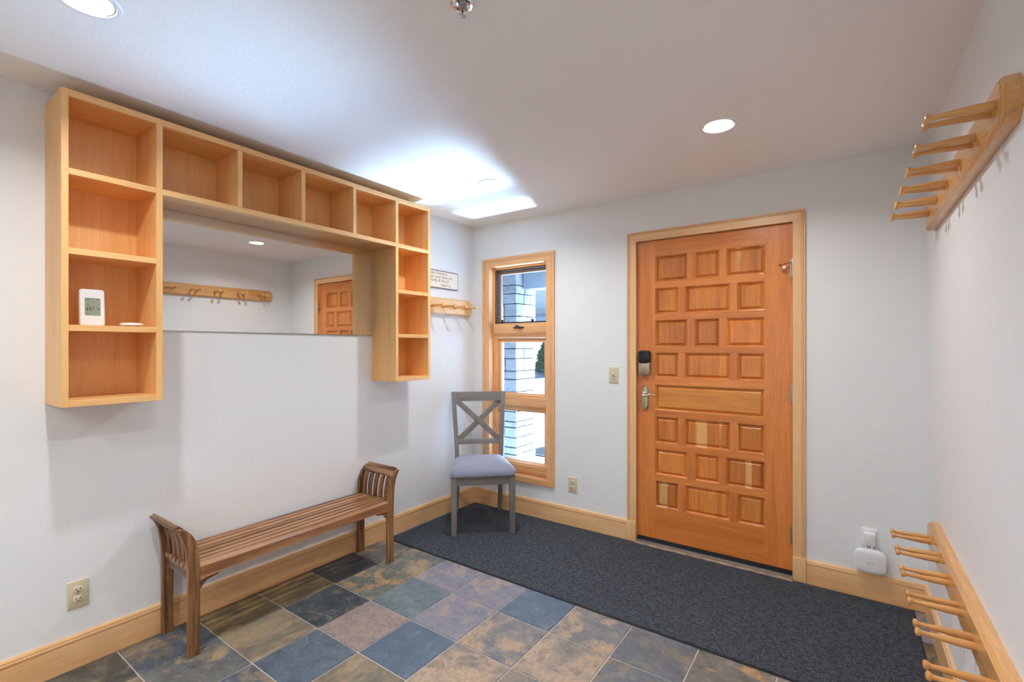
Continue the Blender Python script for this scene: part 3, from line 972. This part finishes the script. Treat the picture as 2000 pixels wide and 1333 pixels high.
obj('power_cord', MB().tube([(2.709, -.026, .290), (2.709, -.027, .278), (2.712, -.028, .268)], .0022, 8).tube([(2.717, -.026, .290), (2.7175, -.028, .268)], .0025, 8).tube([(2.735, -.024, .290), (2.752, -.022, .282), (2.765, -.024, .268), (2.768, -.026, .258)], .0022, 8), 'faint', rt_)
obj('status_light', MB().box(2.7155, 2.7205, -.0579, -.0560, .163, .170), 'white_trim', rt_)

# ------------------------------------------------------------------ rug
rg = empty('entry_rug', (1.47, -.49, 0.0), label='long charcoal gray entry rug along the door wall', cat='rug')
RGX0, RGX1, RGY0, RGY1 = .036, 2.896, -.958, -.024
gx, gy = 70, 24
vs, fs = [], []
random.seed(3)
for a in range(gx + 1):
    for b in range(gy + 1):
        ed = (a in (0, gx)) or (b in (0, gy))
        z = .0098 + random.uniform(-.0006, .0006) - (.003 if ed else 0)
        vs.append((RGX0 + .008 + (RGX1 - RGX0 - .016) * a / gx, RGY0 + .008 + (RGY1 - RGY0 - .016) * b / gy, z))
for a in range(gx):
    for b in range(gy):
        q = a * (gy + 1) + b
        fs.append((q, q + gy + 1, q + gy + 2, q + 1))
obj('pile', MB().add(vs, fs), 'rug', rg, angle=80)
obj('rubber_backing', MB().box(RGX0, RGX1, RGY0, RGY1, 0.0008, .0050), 'rubber', rg, bevel=.002)

# ------------------------------------------------------------------ bench
bn = empty('bench', (.176, -1.7215, 0), label='slatted rosewood bench with flared open ends under the mirror', cat='bench')
YC = -1.7215
BX0, BX1 = .024, .330
PTK = .022
def mir(y, sg):   # y measured from centre outward (positive), sg -1 = left end
    return YC + sg * y
post = [(0.0, .515, .560), (.20, .515, .560), (.36, .514, .560), (.42, .516, .563), (.46, .521, .567), (.495, .531, .573), (.525, .546, .583), (.548, .566, .596), (.561, .588, .606)]
# (z, inner y, outer y)
def postmesh(sg, x0, x1):
    rings = []
    for z, yi, yo in post:
        rings.append([(x0, mir(yi, sg), z), (x1, mir(yi, sg), z), (x1, mir(yo, sg), z - (0 if z < .4 else (yo - yi - .0) * .10)), (x0, mir(yo, sg), z - (0 if z < .4 else (yo - yi) * .10))])
    return MB().loops(rings)
def curve_strip(x0, x1, z_from, z_to, tk, sg, n=8, off=0.0):
    """slab following the sabre curve"""
    rings = []
    zs = [z_from + (z_to - z_from) * k / n for k in range(n + 1)]
    def mid(z):
        for (za, ia, oa), (zb_, ib, ob) in zip(post[:-1], post[1:]):
            if za <= z <= zb_:
                f = (z - za) / (zb_ - za)
                return ((ia + oa) / 2) * (1 - f) + ((ib + ob) / 2) * f
        return (post[-1][1] + post[-1][2]) / 2 + (z - post[-1][0]) * 1.2
    pts = [Vector((0, mid(z) + off, z)) for z in zs]
    for k, p in enumerate(pts):
        d = (pts[min(k + 1, n)] - pts[max(k - 1, 0)]).normalized()
        nn = Vector((0, d.z, -d.y))
        a, b = p - nn * tk / 2, p + nn * tk / 2
        rings.append([(x0, mir(a.y, sg), a.z), (x1, mir(a.y, sg), a.z), (x1, mir(b.y, sg), b.z), (x0, mir(b.y, sg), b.z)])
    return MB().loops(rings)
for sg in (-1, 1):
    for x0 in (BX0, BX1 - PTK):
        obj('leg', postmesh(sg, x0, x0 + PTK), 'bench_z', bn, bevel=.003)
    obj('crest_rail', curve_strip(BX0 + PTK, BX1 - PTK, .520, .566, .024, sg), 'bench_x', bn, bevel=.004)
    n = 5
    span = (BX1 - PTK) - (BX0 + PTK)
    sw = .030
    for k in range(n):
        cx = BX0 + PTK + span * (k + .5) / n + 0.0
        obj('back_slat', curve_strip(cx - sw / 2, cx + sw / 2, .372, .524, .012, sg), 'bench_z', bn, bevel=.002)
    obj('end_rail', MB().box(BX0 + PTK, BX1 - PTK, *sorted((mir(.522, sg), mir(.548, sg))), .322, .372), 'bench_x', bn, bevel=.003)
    # curved corner brackets under the front and back aprons
    for x0 in (BX1 - .024, BX0 + .004):
        pts = [(.515, .327), (.515, .278), (.507, .282), (.498, .296), (.484, .308), (.462, .314), (.440, .317), (.432, .327)]
        obj('corner_bracket', MB().loops([[(x0, mir(a, sg), b) for a, b in pts], [(x0 + .018, mir(a, sg), b) for a, b in pts]]), 'bench_y', bn)
# aprons and seat slats
def apron(x0, x1):
    ys = [-.515, -.48, -.40, 0, .40, .48, .515]
    zb_ = [.318, .324, .330, .332, .330, .324, .318]
    zt_ = [.386, .386, .384, .381, .384, .386, .386]
    return MB().loops([[(x0, YC + y, a), (x1, YC + y, a), (x1, YC + y, b - .010), (x1 - .010, YC + y, b), (x0, YC + y, b)] for y, a, b in zip(ys, zb_, zt_)])
obj('apron', apron(BX1 - .032, BX1 + .002), 'seatslat', bn)
obj('apron', MB().box(BX0, BX0 + .022, YC - .514, YC + .514, .328, .384), 'bench_y', bn, bevel=.003)
for k in range(6):
    cx = BX0 + .044 + k * .0425
    obj('seat_slat', MB().box(cx - .0142, cx + .0142, YC - .553, YC + .553, .366, .386), 'seatslat', bn, bevel=.0035)

# ------------------------------------------------------------------ chair (local frame: x right along the front, y towards the back)
ZR = .0112
ch = empty('dining_chair', (.545, -.543, ZR), frame=(0, 0, 0), rot=math.radians(43.5), label='gray wooden cross-back chair with gray upholstered seat in the window corner', cat='chair')
for sg in (-1, 1):
    obj('leg', MB().bar([(sg * .205, .020, 0), (sg * .205, .020, .20), (sg * .205, .020, .410)], [.036, .040, .042], [.036, .040, .042], side=(1, 0, 0)), 'gray_z', ch, bevel=.003)
    pts = [(sg * .172, .505, 0), (sg * .172, .505, .012), (sg * .171, .465, .14), (sg * .170, .425, .30), (sg * .171, .408, .42), (sg * .174, .410, .50), (sg * .181, .430, .64), (sg * .190, .463, .80), (sg * .199, .498, .958)]
    obj('leg', MB().bar(pts, [.030, .030, .032, .034, .035, .035, .034, .034, .036], [.034, .034, .038, .042, .044, .040, .034, .030, .028], side=(1, 0, 0)), 'gray_z', ch, bevel=.003)
    pts = [(sg * .205, .035, .375), (sg * .168, .400, .375)]
    obj('apron', MB().bar(pts, .022, .060, up=(0, 0, 1)), 'gray_y', ch, bevel=.002)
obj('apron', MB().box(-.190, .190, .004, .028, .350, .408), 'gray_x', ch, bevel=.002)
obj('apron', MB().box(-.155, .155, .395, .417, .350, .408), 'gray_x', ch, bevel=.002)
def backy(z):
    zz = [(.42, .408), (.50, .410), (.64, .430), (.80, .463), (.958, .498)]
    for (a, b), (c, d) in zip(zz[:-1], zz[1:]):
        if a <= z <= c:
            return b + (d - b) * (z - a) / (c - a)
    return .498
def backx(z):
    return .170 + (.199 - .170) * (z - .42) / (.958 - .42)
def panel_h(z0, z1, tk, name):
    r = []
    for k in range(5):
        f = k / 4 * 2 - 1
        cv = -.012 * (1 - f * f) * 0 + .0
        xa = f * (backx((z0 + z1) / 2) - .014)
        r.append([(xa, backy(z0) - tk / 2 + cv, z0), (xa, backy(z0) + tk / 2 + cv, z0), (xa, backy(z1) + tk / 2 + cv, z1), (xa, backy(z1) - tk / 2 + cv, z1)])
    obj(name, MB().loops(r), 'gray_x', ch, bevel=.003)
panel_h(.885, .958, .024, 'top_rail')
panel_h(.556, .594, .022, 'lower_rail')
for sg in (-1, 1):
    off = -.006 if sg == -1 else .006
    xa, za = sg * (backx(.875) - .022), .890
    xb, zb_ = -sg * (backx(.60) - .022), .590
    obj('cross_brace', MB().bar([(xa, backy(za) + off, za), ((xa + xb) / 2, backy(.74) + off - .002, .740), (xb, backy(zb_) + off, zb_)], .042, .014, up=(0, 1, 0)), 'gray_z', ch, bevel=.002)
# cushion
def seat_ring(ins, z, n=8):
    r = .045
    pts = []
    for cx, cy, a0 in ((1, 0, -90), (1, 1, 0), (-1, 1, 90), (-1, 0, 180)):
        for k in range(n + 1):
            a = math.radians(a0 + 90 * k / n)
            hw = .232 if cy == 0 else .198
            px = cx * (hw - ins - max(r - ins * .4, .004)) + max(r - ins * .4, .004) * math.cos(a)
            yy = (-.022 + ins) if cy == 0 else (.400 - ins)
            rr = max(r - ins * .4, .004)
            py = yy + (rr if cy == 0 else -rr) + rr * math.sin(a)
            pts.append((px, py, z))
    # gentle bulge on the front edge
    return [(x, y - (.008 * (1 - (x / .23) ** 2) if y < .05 else 0), z) for x, y, z in pts]
cu = obj('seat_cushion', MB().loops([seat_ring(.012, .409), seat_ring(.003, .412), seat_ring(0, .420), seat_ring(.0, .434), seat_ring(.006, .452), seat_ring(.020, .468), seat_ring(.045, .482), seat_ring(.080, .492), seat_ring(.120, .498), seat_ring(.160, .500)]), 'fabric', ch, angle=80)
nb = MB()
base = seat_ring(-.0005, .420, 8)
# resample the outline for nail heads
per = []
for a, b in zip(base, base[1:] + base[:1]):
    per.append((Vector(a), (Vector(b) - Vector(a)).length, (Vector(b) - Vector(a)).normalized()))
tot = sum(p[1] for p in per)
step = .0115
d = 0.0
cur = 0
accum = 0.0
while d < tot:
    while cur < len(per) - 1 and d > accum + per[cur][1]:
        accum += per[cur][1]
        cur += 1
    p = per[cur][0] + per[cur][2] * (d - accum)
    if p.y < .37:
        nrm = Vector((per[cur][2].y, -per[cur][2].x, 0))
        nb.lathe([(-.001, .0045), (.0012, .0038), (.0022, .001)], p, nrm, 6)
    d += step
o = obj('nailhead_trim', nb, 'nickel2', ch)
o['kind'] = 'stuff'
o['label'] = 'silvery nailhead trim along the cushion edge'

# ------------------------------------------------------------------ outside
GZ = -.05
tag(obj('walkway', MB().box(-14, 14, .16, 40, GZ - .1, GZ), 'ice'), 'sunlit pale icy paving outside the window', kind='structure')
vs, fs = [], []
prof_t = [(2.6, -.06), (3.2, .05), (4.2, .42), (5.6, .90), (7.5, 1.50), (10.6, 2.40), (16, 2.9), (30, 3.2)]
nx = 24
random.seed(9)
for a in range(nx + 1):
    for yy, zz in prof_t:
        vs.append((-14 + 28 * a / nx, yy + random.uniform(-.15, .15), zz + (random.uniform(-.06, .06) if zz > 0 else 0)))
for a in range(nx):
    for b in range(len(prof_t) - 1):
        q = a * len(prof_t) + b
        fs.append((q, q + len(prof_t), q + len(prof_t) + 1, q + 1))
tag(obj('snow_bank', MB().add(vs, fs), 'ice', angle=80), 'bright snowy slope beyond the porch', kind='structure')
pl = empty('stone_pillar', (-.80, 1.71, GZ), label='porch pillar of pale stacked stone outside the window', cat='pillar')
PX0, PX1, PY0, PY1 = -1.01, -.594, 1.50, 1.915
obj('core', MB().box(PX0 + .012, PX1 - .012, PY0 + .012, PY1 - .012, GZ, 3.1), 'mortar', pl)
random.seed(21)
z = GZ
cid = 0
while z < 3.0:
    h = random.choice((.07, .085, .10, .12, .15))
    g = .011
    # wrap pieces: front (-y face) and side (+x face), corner stone alternates
    f = random.uniform(.35, .65)
    cx = PX0 + (PX1 - PX0) * f
    corner_len = random.uniform(.10, .24)
    cy = PY0 + corner_len
    def stone(x0, x1, y0, y1):
        jx = random.uniform(0, .008)
        obj('stone', MB().box(x0, x1, y0, y1, z + g / 2, z + h - g / 2), 'stone', pl, bevel=.004, seg=1)
    pr = random.uniform(0, .010)
    stone(PX0 - .004, cx - g, PY0 - pr, PY0 + .07)
    pr2 = random.uniform(0, .008)
    stone(cx, PX1 + pr2, PY0 - random.uniform(0, .008), cy - g)
    if random.random() < .5:
        m_ = cy + (PY1 - cy) * random.uniform(.35, .65)
        stone(PX1 - .07, PX1 + random.uniform(0, .012), cy, m_ - g)
        stone(PX1 - .07, PX1 + random.uniform(0, .012), m_, PY1)
    else:
        stone(PX1 - .07, PX1 + random.uniform(0, .012), cy, PY1)
    z += h
tag(obj('added_sun_block', MB().box(-3.0, 5.5, .145, 1.32, 2.36, 2.48), 'beam'), 'added slate-blue slab above the window, unseen, keeps direct sun out', kind='structure')  # unseen overhang added to keep direct sun off the left wall
tag(obj('porch_beam', MB().box(PX1 + .02, 5.5, 1.62, 1.80, 2.02, 2.75), 'beam', bevel=.01), 'slate-blue porch beam beside the stone pillar, seen through the top pane', 'beam')
hs_ = empty('neighbor_house', (-6, 11, 1.9), label='distant pale blue-gray house with lap siding beyond the porch', cat='house')
obj('wall', MB().box(-14, -3.2, 11.02, 14, 1.9, 6.4), 'siding', hs_)
for k in range(24):
    z0 = 1.9 + .19 * k
    obj('siding_board', MB().loops([[(xx, 10.97, z0), (xx, 11.02, z0), (xx, 11.02, z0 + .19), (xx, 11.0, z0 + .19)] for xx in (-14, -3.2)]), 'siding', hs_)
obj('roof', MB().loops([[(xx, 10.5, 6.3), (xx, 12.5, 7.5), (xx, 12.5, 7.7), (xx, 10.4, 6.42)] for xx in (-14.4, -2.8)]), 'roofing', hs_)
# evergreen
def evergreen(x, y, hgt, rad, lab, seed):
    GZ = .80
    e = empty('evergreen_shrub', (x, y, GZ), label=lab, cat='shrub')
    obj('trunk', MB().lathe([(0, .12), (hgt * .9, .02)], (x, y, GZ), seg=8), 'bark', e)
    random.seed(seed)
    m_ = MB()
    for k in range(2600):
        zz = random.uniform(.04, 1.0)
        rr = rad * (1 - zz) ** .8 * random.uniform(.55, 1.0) + .02
        a = random.uniform(0, 2 * PI)
        c_ = Vector((x + rr * math.cos(a), y + rr * math.sin(a), GZ + hgt * zz))
        d1 = Vector((math.cos(a), math.sin(a), random.uniform(-.7, .2))).normalized() * .16
        d2 = Vector((-math.sin(a), math.cos(a), random.uniform(-.3, .3))) * .035
        m_.add([c_ - d2, c_ + d1, c_ + d2, c_ + d1 * .4 + Vector((0, 0, .03))], [(0, 1, 3), (3, 1, 2)])
    f = obj('foliage', m_, 'needles', e)
    f['kind'] = 'stuff'
evergreen(-2.35, 5.60, 1.05, .46, 'green evergreen shrub on the snowy slope, seen at the right edge of the middle pane', 4)
mt = empty('door_mat', (-.48, 2.15, GZ), label='dark patterned mat on the paving outside the lowest pane', cat='mat')
MX0, MX1, MY0, MY1 = -.76, -.20, 1.95, 2.35
mm = MB()
for a in range(12):
    mm.box(MX0 + a * .05, MX0 + a * .05 + .014, MY0, MY1, GZ + .004, GZ + .014)
for b in range(9):
    mm.box(MX0, MX1 + .004, MY0 + b * .048, MY0 + b * .048 + .014, GZ + .004, GZ + .016)
o = obj('mat_grid', mm, 'mat_fiber', mt)
o['kind'] = 'stuff'
obj('mat_border', MB().box(MX0 - .03, MX0, MY0 - .03, MY1 + .03, GZ, GZ + .016).box(MX1, MX1 + .03, MY0 - .03, MY1 + .03, GZ, GZ + .016).box(MX0, MX1, MY0 - .03, MY0, GZ, GZ + .016).box(MX0, MX1, MY1, MY1 + .03, GZ, GZ + .016), 'mat_fiber', mt)
